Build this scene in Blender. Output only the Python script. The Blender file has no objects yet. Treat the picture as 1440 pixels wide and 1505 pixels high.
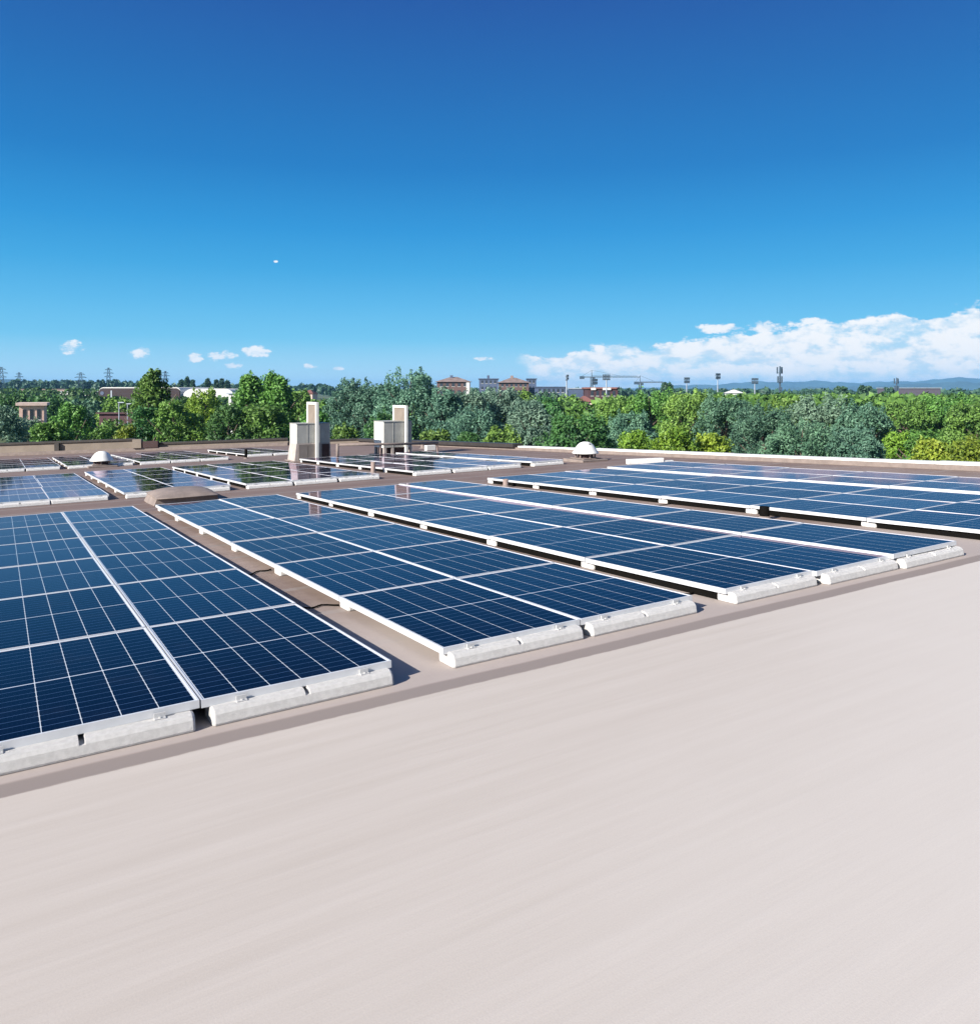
import bpy, math, random
import numpy as np
from mathutils import Matrix, Vector

# ------------------------------------------------------------------ camera
scene = bpy.context.scene
COL = scene.collection
F_PX, HOR = 1164.1, 573.0            # focal length and horizon row, in photo pixels (1440 x 1505)
HC = 10.5                            # eye height above the ground
cam = bpy.data.cameras.new('camera')
cam.sensor_fit = 'HORIZONTAL'; cam.sensor_width = 36.0
cam.lens = 36.0 * F_PX / 1440.0
cam.shift_y = -(752.5 - HOR) / 1440.0
cam.clip_start = 0.05; cam.clip_end = 60000
cam_o = bpy.data.objects.new('camera', cam); COL.objects.link(cam_o)
cam_o.location = (0, 0, HC); cam_o.rotation_euler = (math.radians(90), 0, 0)
scene.camera = cam_o

# ------------------------------------------------------------------ light
scene.view_settings.view_transform = 'Standard'
scene.view_settings.look = 'None'
scene.view_settings.exposure = 0.95
scene.view_settings.gamma = 1.0
SUN_EL = math.radians(28.5)
SUN_AZ = Vector((-0.728, -0.686))    # horizontal direction towards the sun
sun_dir = Vector((SUN_AZ.x * math.cos(SUN_EL), SUN_AZ.y * math.cos(SUN_EL), math.sin(SUN_EL))).normalized()
sl = bpy.data.lights.new('sun', 'SUN'); sl.energy = 5.0; sl.angle = math.radians(0.5); sl.color = (1.0, 0.94, 0.85)
so = bpy.data.objects.new('sun', sl); COL.objects.link(so)
so.rotation_euler = (-sun_dir).to_track_quat('-Z', 'Y').to_euler(); so.location = (0, 0, 60)


class NT:
    """small helper round a node tree"""
    def __init__(s, tree): s.t = tree; s.n = tree.nodes; s.l = tree.links
    def node(s, kind, **kw):
        n = s.n.new(kind)
        for k, v in kw.items(): setattr(n, k, v)
        return n
    def put(s, sock, v):
        if hasattr(v, 'is_output') or isinstance(v, bpy.types.NodeSocket): s.l.new(v, sock)
        elif isinstance(v, (tuple, list)):
            sock.default_value = tuple(v) + ((1.0,) if len(sock.default_value) == 4 and len(v) == 3 else ())
        else: sock.default_value = v
    def m(s, op, a, b=0.0, c=0.0, clamp=False):
        n = s.node('ShaderNodeMath', operation=op); n.use_clamp = clamp
        s.put(n.inputs[0], a); s.put(n.inputs[1], b); s.put(n.inputs[2], c)
        return n.outputs[0]
    def step(s, x, lo, hi, a=0.0, b=1.0):
        n = s.node('ShaderNodeMapRange', interpolation_type='SMOOTHSTEP')
        s.put(n.inputs[0], x); s.put(n.inputs[1], lo); s.put(n.inputs[2], hi); s.put(n.inputs[3], a); s.put(n.inputs[4], b)
        return n.outputs[0]
    def mix(s, f, a, b, blend='MIX'):
        n = s.node('ShaderNodeMix', data_type='RGBA', blend_type=blend)
        s.put(n.inputs[0], f); s.put(n.inputs[6], a); s.put(n.inputs[7], b)
        return n.outputs[2]
    def noise(s, vec, scale, detail=4.0, rough=0.55, dim='3D'):
        n = s.node('ShaderNodeTexNoise', noise_dimensions=dim)
        if vec is not None: s.l.new(vec, n.inputs['Vector'])
        s.put(n.inputs['Scale'], scale); s.put(n.inputs['Detail'], detail); s.put(n.inputs['Roughness'], rough)
        return n.outputs[0]
    def xyz(s, x, y, z=0.0):
        n = s.node('ShaderNodeCombineXYZ'); s.put(n.inputs[0], x); s.put(n.inputs[1], y); s.put(n.inputs[2], z)
        return n.outputs[0]
    def sep(s, v):
        n = s.node('ShaderNodeSeparateXYZ'); s.l.new(v, n.inputs[0]); return n.outputs


# ------------------------------------------------------------------ sky
world = bpy.data.worlds.new('World'); scene.world = world; world.use_nodes = True
w = NT(world.node_tree); w.n.clear()
sky = w.node('ShaderNodeTexSky', sky_type='NISHITA')
sky.sun_disc = False; sky.sun_elevation = SUN_EL; sky.sun_rotation = math.atan2(SUN_AZ.x, SUN_AZ.y)
sky.altitude = 100; sky.air_density = 1.0; sky.dust_density = 0.25; sky.ozone_density = 4.0
dirn = w.node('ShaderNodeTexCoord').outputs['Generated']
dx, dy, dz = w.sep(dirn)
dys = w.m('MAXIMUM', dy, 0.05)
X = w.m('DIVIDE', dx, dys); Z = w.m('DIVIDE', dz, dys)
SKY_K = 0.058
ramp = w.node('ShaderNodeValToRGB'); ramp.color_ramp.interpolation = 'LINEAR'
w.l.new(w.m('MULTIPLY', dz, 1.6), ramp.inputs[0])
stops = [(0.0, (0.62, 0.86, 0.98)), (0.030, (0.38, 0.73, 0.95)), (0.063, (0.165, 0.590, 0.900)), (0.105, (0.095, 0.490, 0.855)), (0.147, (0.042, 0.395, 0.785)), (0.195, (0.018, 0.310, 0.715)), (0.267, (0.008, 0.205, 0.575)), (0.35, (0.011, 0.150, 0.480)), (0.44, (0.014, 0.100, 0.395)), (0.62, (0.012, 0.075, 0.33))]
el = ramp.color_ramp.elements
while len(el) < len(stops): el.new(0.5)
for e, (p_, c_) in zip(el, stops): e.position = min(1.0, p_ * 1.6); e.color = (*c_, 1)
skc = w.node('ShaderNodeVectorMath', operation='SCALE'); w.l.new(ramp.outputs[0], skc.inputs[0])
skc.inputs['Scale'].default_value = 1.0 / (SKY_K * 2 ** scene.view_settings.exposure)
clear = w.mix(0.06, skc.outputs[0], sky.outputs[0])
skyc = w.mix(w.step(dy, -0.35, 0.30), sky.outputs[0], clear)
# clouds: a bank low on the right and a few small ones on the left
p3 = w.xyz(X, w.m('MULTIPLY', Z, 2.0), 0.0)
n1 = w.noise(p3, 14.0, 9.0, 0.62); n2 = w.noise(p3, 34.0, 8.0, 0.6); n3 = w.noise(p3, 9.0, 7.0, 0.6); n4 = w.noise(p3, 110.0, 5.0, 0.6)
jit = w.m('ADD', w.m('MULTIPLY', w.m('SUBTRACT', n1, 0.5), 0.050), w.m('MULTIPLY', w.m('SUBTRACT', n2, 0.5), 0.022))
top = w.m('ADD', 0.044, w.m('MULTIPLY', w.m('SUBTRACT', X, 0.05), 0.105))
d = w.m('ADD', w.m('SUBTRACT', top, Z), jit)
bank = w.step(d, 0.0, 0.0055)
bank = w.m('MULTIPLY', bank, w.step(w.m('ADD', X, w.m('MULTIPLY', jit, 1.5)), 0.035, 0.065))
low = w.step(w.m('ADD', Z, w.m('MULTIPLY', jit, 0.9)), 0.014, 0.034, 0.74, 1.0)
holes = w.step(w.m('ADD', n3, w.m('MULTIPLY', w.m('SUBTRACT', n2, 0.5), 0.5)), 0.36, 0.50, 0.55, 1.0)
bank = w.m('MULTIPLY', w.m('MULTIPLY', bank, low), holes)
dens = bank
for (u, v, rx, ry) in [(105, 511, 17, 9), (207, 519, 15, 8), (287, 526, 12, 6), (326, 523, 20, 7), (378, 517, 18, 8), (342, 536, 14, 5),
                       (405, 384, 3, 1.5), (455, 538, 9, 4), (497, 541, 8, 3), (1062, 483, 34, 7), (1135, 480, 44, 8), (1198, 471, 18, 6), (712, 527, 14, 3)]:
    ex = w.m('DIVIDE', w.m('SUBTRACT', X, (u - 720) / F_PX), rx / F_PX)
    ez = w.m('DIVIDE', w.m('SUBTRACT', Z, (HOR - v) / F_PX), ry / F_PX)
    r2 = w.m('ADD', w.m('MULTIPLY', ex, ex), w.m('MULTIPLY', ez, ez))
    g = w.m('SUBTRACT', 1.0, r2)
    g = w.m('ADD', g, w.m('ADD', w.m('MULTIPLY', w.m('SUBTRACT', n2, 0.5), 5.5), w.m('MULTIPLY', w.m('SUBTRACT', n4, 0.5), 3.0)))
    dens = w.m('MAXIMUM', dens, w.m('MULTIPLY', w.step(g, -0.35, 0.75), 0.95))
dens = w.m('MULTIPLY', dens, w.m('GREATER_THAN', dy, 0.05))
shade = w.step(w.m('ADD', w.m('MULTIPLY', n2, 0.6), w.m('MULTIPLY', n1, 0.4)), 0.40, 0.54)
cs_ = 1.0 / (SKY_K * 2 ** scene.view_settings.exposure)
cc = w.mix(shade, (0.66 * cs_, 0.82 * cs_, 0.95 * cs_), (1.02 * cs_, 1.02 * cs_, 1.02 * cs_))
final = w.mix(dens, skyc, cc)
bg = w.node('ShaderNodeBackground'); w.l.new(final, bg.inputs[0]); bg.inputs[1].default_value = SKY_K
wo = w.node('ShaderNodeOutputWorld'); w.l.new(bg.outputs[0], wo.inputs[0])

# ------------------------------------------------------------------ frames of reference
YAW, S1, S2 = 0.5548, 0.0391, -0.0133
_d1 = Vector((-math.sin(YAW), math.cos(YAW), -S1)).normalized()
_d2 = Vector((math.cos(YAW), math.sin(YAW), -S2)); _d2 = (_d2 - _d1 * _d1.dot(_d2)).normalized()
_n = _d2.cross(_d1)
O = Vector((-2.339, 3.417, -1.572 + HC))
ROOF = Matrix(((_d2.x, _d1.x, _n.x, O.x), (_d2.y, _d1.y, _n.y, O.y), (_d2.z, _d1.z, _n.z, O.z), (0, 0, 0, 1)))
RH = -0.12                           # roof surface below the glass of the panels
YAWM = Matrix.Rotation(YAW, 4, 'Z')


def roof_m(a, b, h=RH): return ROOF @ Matrix.Translation((a, b, h))
def upright(a, b, h=RH):             # stands plumb on the roof, turned with the building
    return Matrix.Translation(ROOF @ Vector((a, b, h))) @ YAWM
def W(u, v, dist): return Vector(((u - 720) / F_PX * dist, dist, HC + (HOR - v) / F_PX * dist))


# ------------------------------------------------------------------ mesh helpers
class MB:
    def __init__(s): s.v = []; s.f = []; s.smooth = False
    def add(s, verts, faces):
        k = len(s.v); s.v += [tuple(p) for p in verts]; s.f += [tuple(i + k for i in fc) for fc in faces]; return s
    def box(s, x0, x1, y0, y1, z0, z1):
        return s.add([(x0, y0, z0), (x1, y0, z0), (x1, y1, z0), (x0, y1, z0), (x0, y0, z1), (x1, y0, z1), (x1, y1, z1), (x0, y1, z1)],
                     [(0, 3, 2, 1), (4, 5, 6, 7), (0, 1, 5, 4), (1, 2, 6, 5), (2, 3, 7, 6), (3, 0, 4, 7)])
    def prism(s, prof, x0, x1):      # profile in (y,z), extruded along x
        n = len(prof)
        return s.add([(x0, y, z) for y, z in prof] + [(x1, y, z) for y, z in prof],
                     [tuple(range(n))[::-1], tuple(range(n, 2 * n))] + [(i, (i + 1) % n, n + (i + 1) % n, n + i) for i in range(n)])
    def tube(s, p, q, r0, r1=None, n=8, caps=True):
        r1 = r0 if r1 is None else r1
        p, q = Vector(p), Vector(q); d = (q - p).normalized()
        a = d.orthogonal().normalized(); b = d.cross(a)
        vs = [p + (a * math.cos(t) + b * math.sin(t)) * r0 for t in [2 * math.pi * i / n for i in range(n)]]
        vs += [q + (a * math.cos(t) + b * math.sin(t)) * r1 for t in [2 * math.pi * i / n for i in range(n)]]
        fs = [(i, (i + 1) % n, n + (i + 1) % n, n + i) for i in range(n)]
        if caps: fs += [tuple(range(n))[::-1], tuple(range(n, 2 * n))]
        return s.add(vs, fs)
    def lathe(s, prof, n=24, cx=0, cy=0):
        vs = []
        for r, z in prof: vs += [(cx + r * math.cos(2 * math.pi * i / n), cy + r * math.sin(2 * math.pi * i / n), z) for i in range(n)]
        fs = []
        for k in range(len(prof) - 1):
            fs += [(k * n + i, k * n + (i + 1) % n, (k + 1) * n + (i + 1) % n, (k + 1) * n + i) for i in range(n)]
        return s.add(vs, fs)
    def mesh(s, name, smooth=False):
        me = bpy.data.meshes.new(name); me.from_pydata(s.v, [], s.f); me.update()
        if smooth:
            for p in me.polygons: p.use_smooth = True
        return me


def link(name, data, mat=None, parent=None, mw=None, bevel=0):
    o = bpy.data.objects.new(name, data); COL.objects.link(o)
    if mat is not None and data is not None and not data.materials: data.materials.append(mat)
    if parent is not None: o.parent = parent
    if mw is not None:
        if parent is None: o.matrix_world = mw
        else: o.matrix_local = mw
    if bevel:
        b = o.modifiers.new('edge', 'BEVEL'); b.width = bevel; b.segments = 2; b.limit_method = 'ANGLE'
    return o
def thing(name, label, cat, mw=None, group=None):
    o = link(name, None, mw=mw); return tag(o, label, cat, group)
def tag(o, label, cat, group=None):
    o['label'] = label; o['category'] = cat
    if group: o['group'] = group
    return o


# ------------------------------------------------------------------ materials
def mat(name):
    m = bpy.data.materials.new(name); m.use_nodes = True; t = NT(m.node_tree)
    p = m.node_tree.nodes['Principled BSDF']; return m, t, p
def plain(name, col, rough=0.6, metal=0.0, var=0.12, scale=3.0, bump=0.0, spec=0.5):
    m, t, p = mat(name)
    oc = t.node('ShaderNodeTexCoord').outputs['Object']
    n = t.noise(oc, scale, 6.0, 0.62)
    k = t.step(n, 0.3, 0.7, 1 - var, 1 + var)
    c = t.node('ShaderNodeVectorMath', operation='SCALE'); c.inputs[0].default_value = col; t.l.new(k, c.inputs['Scale'])
    t.l.new(c.outputs[0], p.inputs['Base Color'])
    p.inputs['Roughness'].default_value = rough; p.inputs['Metallic'].default_value = metal
    p.inputs['Specular IOR Level'].default_value = spec
    if bump:
        b = t.node('ShaderNodeBump'); b.inputs['Strength'].default_value = bump; b.inputs['Distance'].default_value = 0.01
        t.l.new(t.noise(oc, scale * 14, 6.0, 0.7), b.inputs['Height']); t.l.new(b.outputs[0], p.inputs['Normal'])
    return m

PW, PL, FH = 1.042, 1.705, 0.040     # a panel: width, length, frame height
def make_cells():
    m, t, p = mat('solar_cells')
    x, y, z = t.sep(t.node('ShaderNodeTexCoord').outputs['Object'])
    mx, cw = 0.018, (PW - 0.036) / 6
    gap = 0.007; my = 0.022; ch = (PL / 2 - gap - my) / 10
    def edge(q, size):               # distance to the nearest cell border
        fr = t.m('FRACT', q); return t.m('MULTIPLY', t.m('MINIMUM', fr, t.m('SUBTRACT', 1.0, fr)), size)
    ex = edge(t.m('DIVIDE', t.m('SUBTRACT', x, mx), cw), cw)
    ya = t.m('SUBTRACT', t.m('ABSOLUTE', t.m('SUBTRACT', y, PL / 2)), gap)
    ey = edge(t.m('DIVIDE', ya, ch), ch)
    vline = t.m('LESS_THAN', ex, 0.0019)
    hline = t.m('LESS_THAN', ey, 0.0019)
    mid = t.m('LESS_THAN', ya, 0.0 - 0.002)
    out = t.m('MAXIMUM', t.m('GREATER_THAN', ya, 10 * ch - 0.001), t.m('GREATER_THAN', t.m('ABSOLUTE', t.m('SUBTRACT', x, PW / 2)), 3 * cw - 0.001))
    corner = t.m('LESS_THAN', t.m('ADD', ex, ey), 0.0065)
    white = t.m('MAXIMUM', t.m('MAXIMUM', vline, mid), t.m('MAXIMUM', out, corner))
    bus = t.m('LESS_THAN', edge(t.m('DIVIDE', t.m('SUBTRACT', x, mx), cw / 9), cw / 9), 0.0005)
    oi = t.node('ShaderNodeObjectInfo').outputs['Random']
    idx = t.m('ADD', t.m('FLOOR', t.m('DIVIDE', t.m('SUBTRACT', x, mx), cw)), t.m('MULTIPLY', t.m('FLOOR', t.m('DIVIDE', y, ch)), 7.3))
    wn = t.node('ShaderNodeTexWhiteNoise', noise_dimensions='2D'); t.l.new(t.xyz(idx, t.m('MULTIPLY', oi, 91.7)), wn.inputs['Vector'])
    cell = t.mix(wn.outputs[0], (0.0006, 0.0010, 0.0036), (0.0009, 0.0015, 0.0060))
    cell = t.mix(t.m('MULTIPLY', oi, 0.5), cell, (0.0014, 0.0020, 0.0042))
    cell = t.mix(bus, cell, (0.004, 0.008, 0.02))
    c = t.mix(hline, cell, (0.055, 0.105, 0.20))
    c = t.mix(white, c, (0.56, 0.60, 0.64))
    # thin dust on the glass
    dust = t.noise(t.node('ShaderNodeTexCoord').outputs['Object'], 2.6, 6.0, 0.65)
    c = t.mix(t.step(dust, 0.45, 0.8, 0.0, 0.012), c, (0.45, 0.42, 0.40))
    t.l.new(c, p.inputs['Base Color'])
    t.put(p.inputs['Roughness'], t.step(dust, 0.3, 0.8, 0.035, 0.10))
    p.inputs['Specular IOR Level'].default_value = 0.0
    # anti-reflective glass: a bluish mirror that grows towards grazing angles
    gl = t.node('ShaderNodeBsdfGlossy'); t.put(gl.inputs['Roughness'], t.step(dust, 0.3, 0.8, 0.03, 0.085))
    gl.inputs['Color'].default_value = (0.72, 0.61, 0.75, 1)
    fre = t.node('ShaderNodeFresnel'); fre.inputs['IOR'].default_value = 1.30
    ms = t.node('ShaderNodeMixShader'); t.l.new(t.m('MULTIPLY', fre.outputs[0], t.m('ADD', 0.80, t.m('MULTIPLY', oi, 0.22))), ms.inputs[0])
    t.l.new(p.outputs[0], ms.inputs[1]); t.l.new(gl.outputs[0], ms.inputs[2])
    t.l.new(ms.outputs[0], m.node_tree.nodes['Material Output'].inputs[0])
    return m
M = dict(
    cells=make_cells(),
    alu=plain('aluminium', (0.60, 0.61, 0.63), 0.42, 0.15, 0.06, 5.0),
    back=plain('panel_back_sheet', (0.55, 0.55, 0.55), 0.7),
    clamp=plain('clamp_steel', (0.52, 0.52, 0.52), 0.45, 0.2, 0.15, 20.0),
    ballast=plain('ballast_concrete', (0.61, 0.60, 0.592), 0.9, 0, 0.08, 34.0, 0.9),
    rubber=plain('dark_rubber_and_shade', (0.006, 0.0055, 0.005), 0.9, spec=0.03),  # also the black of the added shade strips under the arrays
    cream=plain('cream_sheet_metal', (0.68, 0.67, 0.62), 0.55, 0, 0.08, 3.0),
    grey=plain('shaded_sheet_metal', (0.33, 0.33, 0.31), 0.55, 0, 0.10, 3.0),  # chimney casing tone with the shade of its front put in
    plaster=plain('chimney_membrane', (0.38, 0.335, 0.31), 0.85, 0, 0.12, 4.0, 0.4),
    dark=plain('dark_opening', (0.045, 0.022, 0.022), 0.8),
    door=plain('grey_brown_door', (0.19, 0.165, 0.15), 0.7),
    domew=plain('white_fibreglass', (0.72, 0.72, 0.69), 0.45, 0, 0.05, 6.0),
    brown=plain('brown_membrane', (0.205, 0.165, 0.148), 0.85, 0, 0.14, 5.0, 0.5),
    stub=plain('brown_pipe', (0.24, 0.18, 0.16), 0.7),
    cope_dark=plain('dark_coping', (0.045, 0.038, 0.034), 0.5, 0.2, 0.2, 2.0),
    cope_white=plain('white_coping', (0.72, 0.71, 0.68), 0.5, 0, 0.07, 2.0),
    wallbeige=plain('beige_parapet', (0.20, 0.165, 0.135), 0.85, 0, 0.15, 1.2, 0.3),
    trunk=plain('bark', (0.11, 0.085, 0.065), 0.9),
    pink=plain('pink_plaster', (0.66, 0.45, 0.38), 0.85), pinkroof=plain('pale_cornice', (0.62, 0.47, 0.42), 0.8),
    brick=plain('brick_red', (0.060, 0.026, 0.032), 0.85, 0, 0.25, 0.4), hallbrown=plain('dark_brown_cladding', (0.022, 0.009, 0.012), 0.7, 0, 0.15, 0.2),
    whitewall=plain('white_plaster', (0.60, 0.60, 0.585), 0.7, 0, 0.08, 0.1), tile=plain('old_roof_tiles', (0.20, 0.15, 0.135), 0.85, 0, 0.2, 0.6),
    redtile=plain('red_roof_tiles', (0.20, 0.085, 0.07), 0.85), bluegrey=plain('blue_grey_facade', (0.06, 0.085, 0.15), 0.6, 0, 0.15, 0.2),
    tanwall=plain('brown_facade', (0.11, 0.065, 0.06), 0.8), mauve=plain('mauve_cladding', (0.085, 0.075, 0.10), 0.7),
    glass=plain('window_glass', (0.03, 0.04, 0.055), 0.1, 0, 0.2, 1.0), steel=plain('galvanised_steel', (0.32, 0.36, 0.42), 0.5, 0.3, 0.1, 0.5),
    lattice=plain('lattice_steel', (0.045, 0.075, 0.11), 0.6, 0.2), lamp=plain('floodlight_casing', (0.055, 0.085, 0.12), 0.5),
    crane=plain('crane_paint', (0.05, 0.065, 0.08), 0.6), meadow=plain('dry_meadow', (0.38, 0.33, 0.20), 0.9, 0, 0.2, 0.1),
)


def roof_material():
    m, t, p = mat('roof_membrane')
    oc = t.node('ShaderNodeTexCoord').outputs['Object']
    a, b, _ = t.sep(oc)
    nA = t.noise(t.xyz(t.m('MULTIPLY', t.m('ADD', a, t.m('MULTIPLY', b, 0.25)), 0.55), t.m('MULTIPLY', b, 11.0)), 1.0, 9.0, 0.68)      # streaks along the sheets
    nB = t.noise(oc, 0.55, 5.0, 0.6); nC = t.noise(oc, 9.0, 6.0, 0.7); nD = t.noise(oc, 160.0, 3.0, 0.7)
    fore = t.mix(t.step(nA, 0.25, 0.75), (0.440, 0.392, 0.350), (0.486, 0.438, 0.398))
    fore = t.mix(t.m('MULTIPLY', t.step(t.m('ADD', t.m('SUBTRACT', t.m('MULTIPLY', a, 0.5), b), t.m('MULTIPLY', nB, 1.5)), 2.8, 5.5), 0.75), fore, (0.540, 0.502, 0.466))
    old = t.mix(t.step(nB, 0.32, 0.68), (0.185, 0.135, 0.114), (0.290, 0.228, 0.200))
    old = t.mix(t.step(nC, 0.42, 0.72, 0.0, 0.5), old, (0.15, 0.105, 0.09))
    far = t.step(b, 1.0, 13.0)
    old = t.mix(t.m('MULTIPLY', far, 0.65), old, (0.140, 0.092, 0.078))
    bj = t.m('ADD', b, t.m('ADD', t.m('MULTIPLY', t.m('SUBTRACT', t.noise(t.xyz(a, 0.0, 0.0), 0.5, 3.0), 0.5), 0.07), t.m('MULTIPLY', t.m('SUBTRACT', nC, 0.5), 0.02)))
    # laps between the sheets, one a metre
    lap = t.m('FRACT', t.m('ADD', bj, 0.30))
    band = t.m('MULTIPLY', t.step(lap, 0.0, 0.012), t.m('SUBTRACT', 1.0, t.step(lap, 0.10, 0.125)))
    lapc = t.mix(t.step(nC, 0.35, 0.7), (0.20, 0.168, 0.154), (0.25, 0.212, 0.196))
    old = t.mix(t.m('MULTIPLY', band, 0.85), old, lapc)
    w1 = t.step(bj, -0.322, -0.296)
    c = t.mix(w1, fore, old)
    edge = t.m('MULTIPLY', w1, t.m('SUBTRACT', 1.0, t.step(bj, -0.185, -0.150)))
    c = t.mix(edge, c, (0.232, 0.196, 0.180))
    strip = t.m('MULTIPLY', t.step(bj, -0.185, -0.150), t.m('SUBTRACT', 1.0, t.step(b, 0.5, 2.5)))
    c = t.mix(t.m('MULTIPLY', strip, 0.70), c, (0.42, 0.37, 0.345))
    c = t.mix(t.step(nD, 0.35, 0.75, 0.0, 0.10), c, (0.22, 0.20, 0.19))
    t.l.new(c, p.inputs['Base Color']); p.inputs['Roughness'].default_value = 0.8; p.inputs['Specular IOR Level'].default_value = 0.3
    bp = t.node('ShaderNodeBump'); bp.inputs['Strength'].default_value = 0.30; bp.inputs['Distance'].default_value = 0.012
    h = t.m('ADD', t.m('MULTIPLY', nA, 0.8), t.m('ADD', t.m('MULTIPLY', nD, 0.10), t.m('MULTIPLY', t.step(bj, -0.32, -0.30), -0.4)))
    t.l.new(h, bp.inputs['Height']); t.l.new(bp.outputs[0], p.inputs['Normal'])
    return m
M['roof'] = roof_material()


def leaf_material(name, dark, light, trans=0.24):
    m, t, p = mat(name)
    ge = t.node('ShaderNodeNewGeometry'); oc = t.node('ShaderNodeTexCoord').outputs['Object']
    rnd = ge.outputs['Random Per Island']
    n = t.noise(oc, 0.55, 3.0)
    k = t.m('ADD', t.m('MULTIPLY', rnd, 0.55), t.m('MULTIPLY', t.step(n, 0.35, 0.65), 0.45))
    oi = t.node('ShaderNodeObjectInfo').outputs['Random']
    c = t.mix(k, dark, light)
    h = t.node('ShaderNodeHueSaturation'); t.l.new(c, h.inputs['Color'])
    t.put(h.inputs['Value'], t.m('ADD', 0.78, t.m('MULTIPLY', oi, 0.40)))
    t.put(h.inputs['Hue'], t.m('ADD', 0.478, t.m('MULTIPLY', t.m('FRACT', t.m('MULTIPLY', oi, 7.13)), 0.040)))
    p.inputs['Roughness'].default_value = 0.55; p.inputs['Specular IOR Level'].default_value = 0.35
    t.l.new(h.outputs[0], p.inputs['Base Color'])
    tr = t.node('ShaderNodeBsdfTranslucent'); t.l.new(h.outputs[0], tr.inputs[0])
    ms = t.node('ShaderNodeMixShader'); ms.inputs[0].default_value = trans
    t.l.new(p.outputs[0], ms.inputs[1]); t.l.new(tr.outputs[0], ms.inputs[2])
    t.l.new(ms.outputs[0], m.node_tree.nodes['Material Output'].inputs[0])
    return m
LEAF = dict(
    dark=leaf_material('foliage_dark', (0.022, 0.072, 0.028), (0.110, 0.250, 0.070)),
    mid=leaf_material('foliage_mid', (0.030, 0.100, 0.026), (0.210, 0.400, 0.080)),
    bright=leaf_material('foliage_bright', (0.070, 0.170, 0.020), (0.330, 0.480, 0.060)),
    yellow=leaf_material('foliage_yellowing', (0.070, 0.150, 0.018), (0.310, 0.380, 0.045)),
    teal=leaf_material('foliage_blue_green', (0.026, 0.085, 0.062), (0.175, 0.330, 0.215)),
    silver=leaf_material('foliage_silver', (0.050, 0.120, 0.085), (0.280, 0.420, 0.300)),
    far=leaf_material('foliage_far', (0.030, 0.085, 0.060), (0.080, 0.160, 0.090)),
)

# ------------------------------------------------------------------ ground, hills
def ground_material():
    m, t, p = mat('fields')
    oc = t.node('ShaderNodeTexCoord').outputs['Object']
    n = t.noise(oc, 0.01, 8.0, 0.6); n2 = t.noise(oc, 0.3, 6.0)
    c = t.mix(t.step(n, 0.35, 0.65), (0.045, 0.085, 0.028), (0.13, 0.13, 0.055))
    c = t.mix(t.step(n2, 0.3, 0.7, 0, 0.4), c, (0.03, 0.06, 0.02))
    t.l.new(c, p.inputs['Base Color']); p.inputs['Roughness'].default_value = 0.95; return m
g = MB().add([(-14000, -3000, 0), (14000, -3000, 0), (14000, 14000, 0), (-14000, 14000, 0)], [(0, 1, 2, 3)])
o = link('ground', g.mesh('ground'), ground_material()); o['kind'] = 'structure'
rs = np.random.RandomState(5)
def ridge(name, u0, u1, dist, prof, m, seed, depth):
    r = np.random.RandomState(seed); us = np.linspace(u0, u1, 160)
    tops = np.interp(us, [p[0] for p in prof], [p[1] for p in prof])
    for k, amp in ((3, 1.2), (8, 0.9), (19, 0.6), (41, 0.35)):
        tops += amp * np.sin(us / (u1 - u0) * 6.28 * k + r.uniform(0, 6.28))
    mb = MB(); rows = []
    for j, (kk, dd) in enumerate([(0, -depth), (0.35, -depth * 0.55), (0.72, -depth * 0.2), (1, 0), (0.6, depth * 0.4), (0, depth)]):
        row = []
        for u, tv in zip(us, tops):
            dj = dist + dd * (1 + 0.15 * math.sin(u * 0.05 + j)); zt = max(2.0, HC + (HOR - tv) / F_PX * dist)
            row.append(((u - 720) / F_PX * dist, dj, zt * kk * (1 + (0.08 * r.randn() if 0 < kk < 1 else 0)) - (1.0 if kk == 0 else 0)))
        rows.append(row)
    n = len(us)
    mb.add([p for row in rows for p in row], [(j * n + i, j * n + i + 1, (j + 1) * n + i + 1, (j + 1) * n + i) for j in range(len(rows) - 1) for i in range(n - 1)])
    o = link(name, mb.mesh(name, True), m); o['kind'] = 'structure'; return o
hillm = plain('wooded_hillside', (0.035, 0.070, 0.055), 0.95, 0, 0.35, 0.004)
ridge('hills', 900, 1700, 8200, [(900, 572), (980, 566), (1100, 563), (1200, 560), (1330, 561), (1400, 557), (1500, 554), (1700, 556)], hillm, 3, 900)
ridge('hills', 1150, 1750, 6000, [(1150, 572), (1240, 568), (1330, 565), (1440, 561), (1600, 562), (1750, 566)], hillm, 8, 600)
ridge('hills', -300, 420, 5200, [(-300, 560), (0, 556), (120, 562), (260, 566), (420, 573)], hillm, 12, 700)

# ------------------------------------------------------------------ the building with its roof
bld = thing('building', 'low building with a pale brown membrane flat roof carrying the solar panels', 'building')
def back_b(a): return 44.2 - 0.43 * a
AL, AR, BF = -7.0, 17.2, -14.0
outline = [(AL, BF), (AR, BF), (AR, back_b(AR)), (AL, back_b(AL))]
mb = MB(); mb.add([(a, b, 0) for a, b in outline], [(0, 1, 2, 3)])
link('roof', mb.mesh('roof'), M['roof'], bld, roof_m(0, 0))
mb = MB(); tops = [ROOF @ Vector((a, b, RH - 0.004)) for a, b in outline]
mb.add([tuple(p) for p in tops] + [(p.x, p.y, 0) for p in tops], [(i, (i + 1) % 4, 4 + (i + 1) % 4, 4 + i) for i in range(4)])
link('wall', mb.mesh('wall'), M['wallbeige'], bld)
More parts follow.
